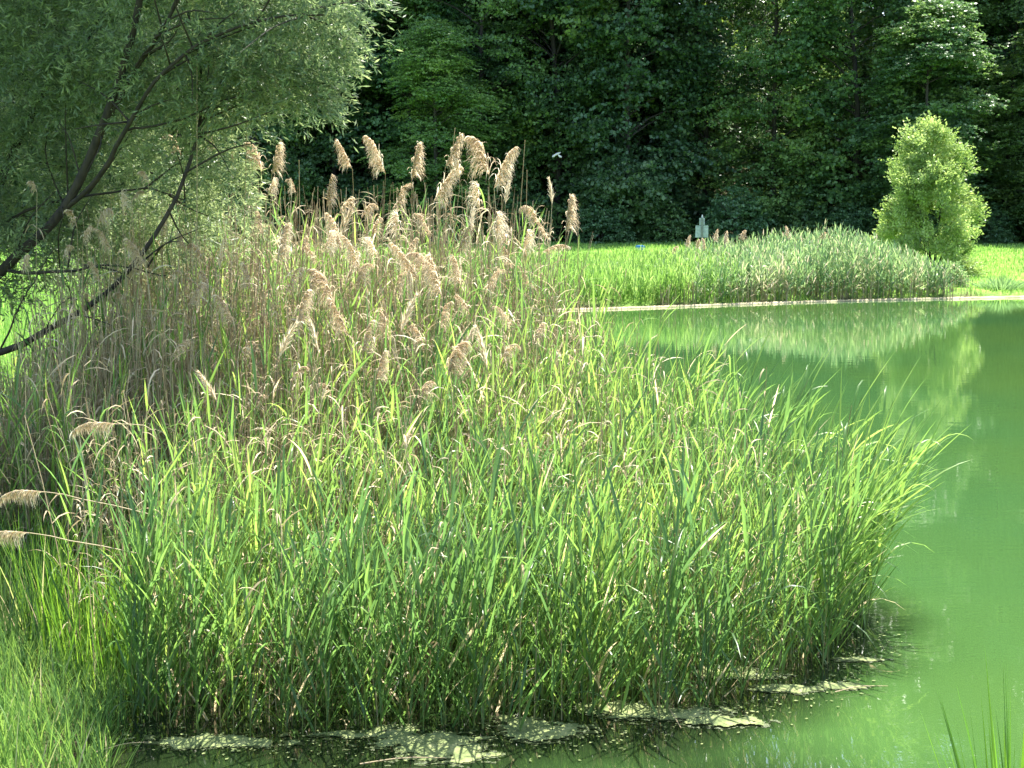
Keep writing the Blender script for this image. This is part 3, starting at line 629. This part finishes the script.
fe = curve_pts([(-2.45, 9.0, 0), (-2.2, 8.72, 0), (-1.2, 8.6, 0), (-.1, 8.63, 0), (.8, 8.9, 0), (1.5, 9.25, 0), (2.3, 10.0, 0)], 110)
for i, q in enumerate(fe):
    x = q[0] + random.uniform(-.05, .05); y = q[1] + random.uniform(-.08, .22)
    if x < -1.6: lab, g = 'green reed in the shaded front row behind the longest pale algae strip', 'front reeds by the long algae strip'
    elif x < .1: lab, g = 'green reed in the shaded front row behind the widest algae mat', 'front reeds by the wide algae mat'
    elif x < 1.3: lab, g = 'green reed in the front row between the wide mat and yellowish mats', 'front reeds between the mats'
    else: lab, g = 'green reed at the front corner beside the small yellowish algae mats', 'front reeds by the small yellowish mats'
    reed(x, y, random.choice(up), random.uniform(-.6, .6), random.uniform(.62, 1.08), lab, g)
re_ = curve_pts([(2.25, 10.1, 0), (2.65, 10.7, 0), (2.8, 11.3, 0), (2.55, 12.6, 0), (2.0, 14.0, 0), (1.4, 15.6, 0)], 62)
for i, q in enumerate(re_):
    reed(q[0] + random.uniform(-.25, .06), q[1] + random.uniform(-.1, .1), random.choice(ed), random.uniform(-.5, .4), random.uniform(.85, 1.15) * (1 if i < 24 else 1.12), 'sunlit green reed leaning out over the open water' if i < 34 else 'sunlit green reed along the rear water side of the near bed', 'reeds leaning over open water' if i < 34 else 'reeds on the rear water side')
for px, py, Y in ((560, 335, 12.6), (600, 330, 12.4), (520, 345, 12.4), (585, 300, 14), (470, 380, 11.4), (380, 400, 11), (640, 345, 12), (700, 400, 11.4), (310, 390, 11), (430, 360, 11.6), (240, 380, 11), (350, 340, 12), (180, 420, 10.6), (610, 360, 12)):
    g0 = pix(px, py, Y); s = max(g0[2], 1.2) / 1.95
    reed(g0[0], Y, random.choice(tl), random.uniform(-1, 1), min(s * 1.06, 1.4), 'tall green reed standing above its neighbours amid the sunlit near bed', 'taller reeds amid the near bed')
# long upright blades that stand against the forest and willow
for px, py, Y, lab in ((424, 132, 14.2, 'tall green reed with upright blades amid the highest plumes'), (240, 192, 14, 'green reed with a bright blade standing out below the willow tip')):
    g0 = pix(px, py + 25, Y); x_, y_ = g0[0], Y
    t = empty('green_reed', (x_, y_, hz(x_, y_)), .3, label=lab, cat='reed', group='lone tall reeds')
    hh = g0[2] - max(hz(x_, y_), 0)
    sb, lb = shoots(np.array([[0, 0, 0.]]), np.array([hh - .12]), np.array([[.02, 0, 0]]), 9, .42, .026, np.array([-.2, 0, 0]), .45, 5, .22, np.array([.75]), .005, .0)
    link('stem', sb.mesh('stem', M_stem), t); link('leaves', lb.mesh('leaves', M_reed, False), t)

# bare leafless stalks that stand against the forest
for px, py, px0, Y, lab in ((247, 122, 246, 14, 'bare leafless stalk rising straight below the willow tip'), (525, 140, 516, 15.4, 'bare stalk standing tallest beyond the highest plumes'), (527, 170, 521, 15.4, 'shorter bare stalk beside the tallest bare one'), (455, 128, 436, 14.6, 'bare stalk leaning amid the highest plumes'), (578, 222, 574, 15.8, 'bare stalk standing just outside the last plumes'), (331, 195, 318, 14.4, 'thin bare stalk leaning against the dark forest'), (197, 60, 193, 13.4, 'very tall bare stalk crossing the willow leaves'), (299, 160, 299, 14, 'bare stalk beside the small plume below the forest')):
    tip = pix(px, py, Y); b1 = pix(px0, py + 120, Y); dx = (b1[0] - tip[0]) / (tip[2] - b1[2]) ; bx = tip[0] + dx * tip[2] * .8
    base = np.array([bx, Y, max(hz(bx, Y), -.1)])
    B = Batch(); path = curve_pts([base, (base + tip) / 2 + [random.uniform(-.04, .04), 0, 0], tip], 9); tubes(B, (path - base)[None], np.linspace(.006, .0035, 9)[None], np.array([.45]), 5)
    o = link('bare_stalk', B.mesh('bare_stalk', M_dry)); o.location = tuple(base); tag(o, lab, 'stalk', 'bare stalks over the reed bed')

# ------------------------------------------------------------------ tuft at the near corner
def tuft(name, c, n, h, wd, sp, mat, label, cat, v=(0, .5)):
    B = Batch(); a = R.uniform(0, 6.28, n); r = R.uniform(0, 1, n) ** .7 * sp
    P = np.column_stack([np.cos(a) * r, np.sin(a) * r, np.full(n, -.04)])
    D = np.column_stack([np.cos(a) * r * 2.2, np.sin(a) * r * 2.2, np.ones(n)]) + R.normal(0, .07, (n, 3))
    ribbons(B, P, D, h * R.uniform(.55, 1.05, n), wd * R.uniform(.7, 1.1, n), R.uniform(.0, .5, n), R.uniform(*v, n), 5, .2, R.normal(0, .6, n), [.8, 1, .9, .7, .4, 0])
    o = link(name, B.mesh(name, mat, False)); o.location = tuple(c); return tag(o, label, cat)
c = pix(1022, 800, 6.15); c[2] = hz(c[0], c[1])
tuft('sedge_tuft', c, 120, 1.25, .019, .11, M_sedge, 'dark green sedge tuft standing alone at the near corner of the water', 'sedge')
c = gnd(1000, 296, .1); c[1] = 52.9; c[0] = (1000 - 512) * 52.9 / F; c[2] = hz(c[0], c[1])
tuft('rush_tuft', c, 420, .62, .03, .75, M_farreed, 'low dark rush tuft at the far waterline below the lawn', 'rush')

# ------------------------------------------------------------------ floating algae and debris
def vnoise(x, y, sd):
    rr = np.random.default_rng(sd); o = 0; a = 1
    for f in (1.7, 3.6, 7.5, 15):
        ph = rr.uniform(0, 6.28, 6); th = rr.uniform(0, 6.28, 6)
        for i in range(3): o = o + a * np.sin(f * (x * np.cos(th[i]) + y * np.sin(th[i])) * 2.4 + ph[i] + 1.7 * np.sin(f * 1.3 * (x * np.sin(th[i]) - y * np.cos(th[i])) + ph[i + 3]))
        a *= .62
    return o / 3
def mat_obj(px, py, wp, hp, sd, label, thr=.0, zz=.005):
    a = gnd(px - wp / 2, py); b_ = gnd(px + wp / 2, py); c0 = gnd(px, py - hp / 2); c1 = gnd(px, py + hp / 2)
    cx, cyy = gnd(px, py)[:2]; rx = (b_[0] - a[0]) / 2; ry = (c0[1] - c1[1]) / 2
    nx_ = int(min(max(rx * 2 / .006, 30), 300)); ny_ = int(min(max(ry * 2 / .006, 24), 220))
    X, Yy = np.meshgrid(np.linspace(-1.5, 1.5, nx_), np.linspace(-1.5, 1.5, ny_))
    nz = vnoise(X * rx * 2.2, Yy * ry * 2.2, sd)
    fld = 1 - (X ** 2 + Yy ** 2) ** .5 * 1.15 + .42 * nz + .30 * vnoise(X * rx * 7, Yy * ry * 11, sd + 7) + .07 * vnoise(X * rx * 24, Yy * ry * 30, sd + 9) + R.normal(0, .012, X.shape)
    Z = zz + .005 * np.clip(fld - thr, 0, .5) + .003 * np.abs(vnoise(X * rx * 9, Yy * ry * 9, sd + 3)) * (fld > thr)
    id_ = np.arange(nx_ * ny_).reshape(ny_, nx_)
    ok = (fld[:-1, :-1] > thr) & (fld[1:, 1:] > thr) & (fld[:-1, 1:] > thr) & (fld[1:, :-1] > thr)
    Q = np.stack([id_[:-1, :-1], id_[:-1, 1:], id_[1:, 1:], id_[1:, :-1]], -1)[ok]
    if len(Q) < 4: return
    B = Batch(); B.add(np.stack([X * rx, Yy * ry, Z], -1), Q, np.full(nx_ * ny_, .5))
    o = link('algae_mat', B.mesh('algae_mat', M_algae)); o.location = (cx, cyy, 0)
    tag(o, label, 'algae', 'floating algae mats')
    f2 = fld + .22 + .10 * vnoise(X * rx * 15, Yy * ry * 15, sd + 5); ok = (f2[:-1, :-1] > thr) & (f2[1:, 1:] > thr) & (f2[:-1, 1:] > thr) & (f2[1:, :-1] > thr)
    B = Batch(); B.add(np.stack([X * rx, Yy * ry, 0 * X + .0022 + sd * .00012], -1), np.stack([id_[:-1, :-1], id_[:-1, 1:], id_[1:, 1:], id_[1:, :-1]], -1)[ok], np.full(nx_ * ny_, .5)); link('wet_fringe', B.mesh('wet_fringe', M_wet), o)
mat_obj(215, 743, 185, 13, 1, 'longest thin pale algae strip before the shaded reeds')
mat_obj(430, 744, 150, 34, 2, 'widest pale algae mat floating against the front reeds')
mat_obj(540, 729, 120, 24, 3, 'algae mat touching the far end of the widest mat', .05, .011)
mat_obj(612, 708, 90, 14, 4, 'small algae mat tucked in at the reed stems', .0, .006)
mat_obj(672, 714, 120, 18, 5, 'brownish algae mat with holes under the bent reed', .08, .009)
mat_obj(725, 723, 80, 10, 6, 'smooth pale oval algae mat on the dark reflections', -.1, .013)
mat_obj(778, 689, 90, 10, 7, 'yellowish algae mat at the front reed corner')
mat_obj(846, 687, 50, 8, 8, 'small yellowish algae mat farthest out on open water', -.1)
mat_obj(862, 660, 56, 5, 9, 'tiny pale algae sliver under the leaning reeds', -.1)
mat_obj(60, 731, 90, 9, 10, 'grey algae sliver in the shore grass')
mat_obj(735, 674, 110, 14, 12, 'shaded brown algae mat between the reed stems', .05)
mat_obj(345, 735, 90, 8, 14, 'small algae scrap between the long strip and widest mat', .0)
for (x0, y0, x1, y1, r_, lab) in ((360, 764, 447, 758, .005, 'pale broken reed stalk floating before the widest algae mat'), (96, 752, 150, 742, .004, 'pale reed stalk floating beside the shore grass'), (655, 690, 681, 728, .006, 'reddish brown broken stalk sticking in the algae'), (20, 733, 80, 728, .005, 'dry stalk lying across the grey sliver at the shore'), (560, 640, 640, 690, .005, 'fallen green-grey stalk resting on the front reed stems'), (835, 692, 888, 686, .004, 'thin stalk beside the outermost yellowish mat')):
    a = gnd(x0, y0, .02); b_ = gnd(x1, y1, .02); B = Batch()
    tubes(B, (curve_pts([a, (a + b_) / 2 + [0, .02, .012], b_], 6) - a)[None], np.linspace(r_, r_ * .5, 6)[None], np.array([.6]), 5)
    o = link('fallen_stalk', B.mesh('fallen_stalk', M_dry)); o.location = tuple(a); tag(o, lab, 'stalk', 'fallen stalks on the water')

n = 900; u = R.uniform(0, 1, n); q = curve_pts([(-2.5, 8.75, 0), (-1.2, 8.45, 0), (-.1, 8.5, 0), (.8, 8.75, 0), (1.6, 9.1, 0), (2.4, 9.8, 0), (2.9, 10.8, 0)], 200)[(u * 199).astype(int)]
P = q + np.column_stack([R.normal(0, .09, n), R.normal(-.02, .17, n), np.full(n, .0085)]); a = R.uniform(0, 6.28, n); L = R.uniform(.008, .04, (n, 1)) ; B = Batch()
ca = np.column_stack([np.cos(a), np.sin(a), 0 * a]); cb_ = np.column_stack([-np.sin(a), np.cos(a), 0 * a])
P[:, 2] += R.uniform(0, .003, n)
leafquads(B, P, ca * L, cb_ * L * R.uniform(.2, .8, (n, 1)), R.uniform(0, 1, n))
tag(link('algae_scraps', B.mesh('algae_scraps', M_algae, False)), 'loose scraps of pale algae and leaf bits floating along the reed base', 'algae', None, 'stuff')
# ------------------------------------------------------------------ notice post and blue box on the far side
def box(B, c, s, bev=.012):
    c = np.array(c, float); h = np.array(s, float) / 2
    for ax in range(3):
        for sg in (-1, 1):
            u = (ax + 1) % 3; v_ = (ax + 2) % 3; P = []
            for a, b_ in ((-1, -1), (1, -1), (1, 1), (-1, 1)):
                p_ = c.copy(); p_[ax] += sg * h[ax]; p_[u] += a * h[u]; p_[v_] += b_ * h[v_]; P.append(p_)
            if sg < 0: P = P[::-1]
            B.add(np.array(P), np.arange(4), np.full(4, .5))
c = pix(701.5, 262, 66); c[2] = hz(c[0], c[1]); z1 = pix(701.5, 237.5, 66)[2] - c[2]; z2 = pix(701.5, 225.5, 66)[2] - c[2]; z3 = pix(701.5, 218, 66)[2] - c[2]; z4 = pix(701.5, 214.5, 66)[2] - c[2]
t = empty('notice_post', c, 0, label='weathered grey notice post with boards behind the far reeds', cat='sign')
B = Batch(); box(B, (0, -.03, (z3 - .3) / 2), (.085, .085, z3 + .3)); link('post', B.mesh('post', M_post, False), t)
B = Batch(); box(B, (-.165, .045, (z1 + z2) / 2), (.26, .04, z2 - z1)); link('board', B.mesh('board', M_wood, False), t)
B = Batch(); box(B, (.165, .045, (z1 + z2) / 2), (.26, .04, z2 - z1)); link('board', B.mesh('board', M_wood, False), t)
B = Batch(); box(B, (0, .04, (z2 + z3) / 2 + .01), (.25, .04, z3 - z2 - .02)); link('upper_board', B.mesh('upper_board', M_wood, False), t)
B = Batch(); tubes(B, np.array([[[0, 0, z3 - .02], [0, 0, z3 + .04], [0, 0, z4]]]), np.array([[.05, .045, .01]]), np.array([.5]), 6); link('finial', B.mesh('finial', M_wood, False), t)
c = pix(640, 256, 72); c[2] = hz(c[0], c[1]); zt = pix(640, 246, 72)[2] - c[2]
t = empty('bin', c, .15, label='small pale box with a bright blue top half hidden behind far reeds', cat='bin')
B = Batch(); box(B, (0, 0, zt / 2 - .05), (.36, .34, zt - .12)); link('bin_body', B.mesh('bin_body', M_greyp, False), t)
B = Batch(); box(B, (0, 0, zt - .035), (.42, .40, .08)); box(B, (0, 0, zt + .02), (.30, .28, .03)); link('lid', B.mesh('lid', M_blue, False), t)

# ------------------------------------------------------------------ pale lone tree
def twig_leaves(B, c, o, Lt, n, ll, lw, vb, droop=.3):
    N = len(c); o = nrm(o); t = np.linspace(.1, 1, n)[None] + R.uniform(-.04, .04, (N, n))
    P = c[:, None] + o[:, None] * (t * Lt[:, None])[..., None]; P[..., 2] -= droop * (t ** 2) * Lt[:, None]
    P = (P + R.normal(0, ll * .22, P.shape)).reshape(-1, 3)
    D = nrm(np.repeat(o, n, 0) * .9 + R.normal(0, .6, P.shape) + [0, 0, -.12]); W = nrm(np.cross(D, R.normal(0, 1, P.shape)))
    L = ll * R.uniform(.6, 1.25, (len(P), 1))
    leafquads(B, P + D * L * .4, D * L, W * L * lw, np.clip(np.repeat(vb, n) + R.normal(0, .15, len(P)), 0, 1))
Y = 59.0; cx = (928 - 512) * Y / F; cb = Batch(); gz0 = hz(cx, Y)
t = empty('pale_tree', (cx, Y, gz0), 0, label='pale green bushy young tree standing alone at the lawn edge', cat='tree')
ztop = pix(931, 126, Y)[2] - gz0
nl_ = 95; lh = R.uniform(.03, .97, nl_); la = R.uniform(0, 2 * np.pi, nl_)
lr = np.interp(lh, [0, .12, .35, .6, .8, .93, 1], [1.45, 1.75, 1.55, 1.2, .8, .45, .15]) * R.uniform(.65, 1.08, nl_)
lobe = np.stack([np.cos(la) * lr - (lh - .3) * .2, np.sin(la) * lr, lh * ztop], 1)
nb = 340; pk = R.integers(0, nl_, nb); tips = lobe[pk] + R.normal(0, 1, (nb, 3)) * [.26, .26, .24]
tips[:70] = lobe[pk[:70]] * [.45, .45, .95]; tips[:, 2] = np.clip(tips[:, 2], .15, ztop + .1)
az = np.arctan2(tips[:, 1], tips[:, 0])
k = 22; out_ = np.stack([np.cos(az) * .8, np.sin(az) * .8, np.full(nb, .7)], 1)
c = np.repeat(tips, k, 0) + R.normal(0, 1, (nb * k, 3)) * .14
twig_leaves(cb, c, np.repeat(out_, k, 0) + R.normal(0, .35, (nb * k, 3)), R.uniform(.25, .5, nb * k), 8, .13, .45, np.repeat(R.uniform(.2, .9, nb), k), .15)
tb = Batch()
for i in range(11):
    e = tips[R.integers(nb)]; b0 = R.normal(0, .12, 3) * [1, 1, 0]
    tubes(tb, curve_pts([b0 - [0, 0, .2], b0 + e * [.3, .3, .45], e], 7)[None], np.linspace(.035, .005, 7)[None], np.array([.5]), 5)
link('trunk', tb.mesh('trunk', M_fbark), t); link('crown', cb.mesh('crown', M_pale, False), t)
# leafy bush at the end of the far reed bed
for px, Yb, w_, h_, mt, lab in ((952, 53.4, .9, .8, M_farreed, 'small leafy bush where the far reeds end at the lawn'), (966, 57, 1.3, .7, M_pale, 'low yellow-green bush at the foot of the pale tree')):
    x_ = (px - 512) * Yb / F; t = empty('small_bush', (x_, Yb, hz(x_, Yb)), 0, label=lab, cat='bush')
    n = 420; u = nrm(R.normal(0, 1, (n, 3))); u[:, 2] = np.abs(u[:, 2]); c = u * R.uniform(.3, 1, (n, 1)) * [w_ / 2, w_ / 2, h_]
    cb = Batch(); twig_leaves(cb, c, u + R.normal(0, .3, (n, 3)), R.uniform(.15, .3, n), 8, .09, .45, R.uniform(0, 1, n)); link('foliage', cb.mesh('foliage', mt, False), t)
    tb = Batch(); e = u[:8] * [w_ * .4, w_ * .4, h_ * .8]; tubes(tb, np.stack([e * 0 - [0, 0, .1], e * [.3, .3, .5], e], 1), np.tile([.02, .012, .005], (8, 1)), np.full(8, .5), 4); link('stems', tb.mesh('stems', M_fbark), t)

# ------------------------------------------------------------------ willow
t = empty('willow', pix(-60, 330, 14.5) * [1, 1, 0] + [0, 0, .3], 0, label='big grey-green willow leaning over the bank with dark limbs', cat='tree')
T0 = np.array(t.location)
tb = Batch()
limbs = [([(-90, 420, 14.6), (-60, 330, 14.5), (5, 268, 14.3), (62, 210, 14.2), (103, 130, 14.0), (128, 60, 13.9), (150, -40, 13.8), (170, -180, 13.8)], .105, .04),
         ([(-60, 330, 14.5), (-20, 240, 14.9), (10, 160, 15), (40, 100, 15), (62, 40, 15), (90, -80, 15)], .085, .035),
         ([(-70, 370, 14.4), (0, 352, 14.0), (45, 330, 13.8), (82, 308, 13.8), (118, 278, 13.8), (152, 236, 13.8), (180, 185, 13.8), (198, 130, 13.9), (200, 70, 13.9), (188, 10, 14)], .06, .016),
         ([(62, 210, 14.2), (100, 175, 14.0), (125, 130, 13.8), (160, 75, 13.6), (210, 40, 13.5), (270, 20, 13.4), (330, 15, 13.3)], .045, .012),
         ([(103, 130, 14), (130, 75, 13.8), (160, 30, 13.6), (200, -30, 13.4), (290, -90, 13.3)], .04, .015),
         ([(5, 268, 14.3), (60, 268, 14.0), (110, 262, 13.9), (165, 270, 13.8)], .03, .008), ([(-20, 240, 14.9), (30, 210, 14.6), (90, 195, 14.4), (150, 190, 14.2), (190, 205, 14.1)], .03, .008),
         ([(40, 100, 15), (80, 60, 14.6), (110, 10, 14.4), (140, -60, 14.4)], .03, .01), ([(0, 352, 14), (20, 310, 13.8), (36, 285, 13.7), (60, 250, 13.7)], .018, .006),
         ([(125, 130, 13.8), (180, 118, 13.7), (235, 95, 13.6), (300, 85, 13.5)], .02, .006), ([(45, 330, 13.8), (70, 300, 13.6), (120, 320, 13.5)], .012, .004), ([(-60, 330, 14.5), (-100, 150, 14.8), (-160, -60, 15), (-220, -250, 15.2)], .12, .04)]
for pts_, r0_, r1_ in limbs:
    w_ = [pix(q[0], q[1], q[2] - .2) for q in pts_]; cpt = curve_pts(w_, 26); cpt += np.cumsum(R.normal(0, .006, cpt.shape), 0)
    tubes(tb, (cpt - T0)[None], np.linspace(r0_, r1_, 26)[None] * .62, np.array([.5]), 8)
for i in range(60):
    q = limbs[random.choice([0, 1, 2, 2, 3, 4, 5, 6])][0]; w_ = curve_pts([pix(a, b, c_ - .2) for a, b, c_ in q], 40); a = w_[random.randrange(8, 38)]
    dv = np.array([random.uniform(-.4, 1), random.uniform(-.6, .3), random.uniform(-.25, .8)]); dv /= np.linalg.norm(dv); L_ = random.uniform(.4, 1.1)
    pth = curve_pts([a, a + dv * L_ * .5 + R.normal(0, .04, 3), a + dv * L_ + [0, 0, -.08]], 8); tubes(tb, (pth - T0)[None], np.linspace(.012, .003, 8)[None], np.array([.5]), 4)
g0 = pix(-60, 330, 14.5); tubes(tb, (curve_pts([[g0[0] - .25, g0[1] + .1, -.2], [g0[0] - .1, g0[1], g0[2] * .5], g0], 8) - T0)[None], np.linspace(.28, .14, 8)[None], np.array([.5]), 10)
clumps = [(325, 28, 13.3, .50), (352, 45, 13.3, .30), (285, 66, 13.5, .42), (320, 82, 13.3, .27), (345, 95, 13.3, .16), (362, -5, 13.2, .36), (240, 45, 13.6, .5), (235, 100, 13.7, .36), (190, 85, 13.8, .5), (215, 160, 13.9, .34), (175, 150, 14.2, .4), (235, 190, 14.3, .27),
          (150, 30, 13.9, .55), (105, 70, 14.2, .55), (60, 40, 14.4, .6), (20, 80, 14.4, .6), (60, 130, 14.6, .5), (20, 170, 14.6, .55), (110, 150, 14.7, .42), (70, 200, 14.6, .42), (25, 235, 14.2, .42), (120, 215, 14.8, .36), (165, 200, 14.6, .34), (5, 10, 14.4, .6), (200, 230, 14.9, .3), (75, 250, 14.8, .22), (0, 290, 14.2, .2), (140, 255, 15, .2), (120, 240, 16.5, .4), (190, 245, 16.5, .4), (250, 232, 16.5, .34), (60, 262, 16.2, .34), (155, 262, 17, .4), (225, 258, 17, .36), (95, 275, 17, .3),
          (290, -35, 13.5, .55), (210, -50, 13.8, .6), (120, -60, 14.2, .7), (40, -80, 14.4, .7), (-60, -20, 14.6, .8), (-70, 120, 14.8, .8), (-60, 220, 14.4, .6), (-150, 60, 15, .9), (-160, -120, 15, 1.0), (100, -180, 14.4, .9), (230, -160, 14, .7), (-30, -220, 14.6, 1.1), (330, -90, 13.5, .45), (-220, 150, 14.8, .9), (-120, 250, 14.4, .5)]
cb = Batch()
high = [(-3.6, 15.8, 8.6, 1.1), (-4.8, 16.0, 8.8, 1.2), (-5.8, 15.6, 8.2, 1.2), (-4.0, 17.0, 10.0, 1.2), (-5.2, 14.6, 9.6, 1.2)]  # unseen crown clumps added above the view to shade the willow's left side
high_px = [(*q[:3], q[3]) for q in high]
for px, py, Yc, rad in clumps + [None] * 0 + [('w', q, 0, q[3]) for q in high_px]:
    n = int(225 * random.uniform(.65, 1.25) * (rad / .5) ** 2.2); cc = np.array(py[:3]) if px == 'w' else pix(px - (34 if px > 250 else 12 if px > 180 else 0), py, Yc + .15)
    if n < 60: n = 60
    u = nrm(R.normal(0, 1, (n, 3))); rr = R.uniform(.15, 1, (n, 1)) ** .5 * rad * R.uniform(.85, 1.2, (n, 1)); c = cc + u * rr * [1.05, 1.1, .85] - T0
    twig_leaves(cb, c, u * [1, 1, .3] + [.2, 0, -.05] + R.normal(0, .35, (n, 3)), R.uniform(.18, .38, n), 20, .082, .19, np.clip(R.normal(R.uniform(.3, .7), .18, n), 0, 1), .5)
link('trunk', tb.mesh('trunk', M_bark), t); link('crown', cb.mesh('crown', M_willow, False), t)
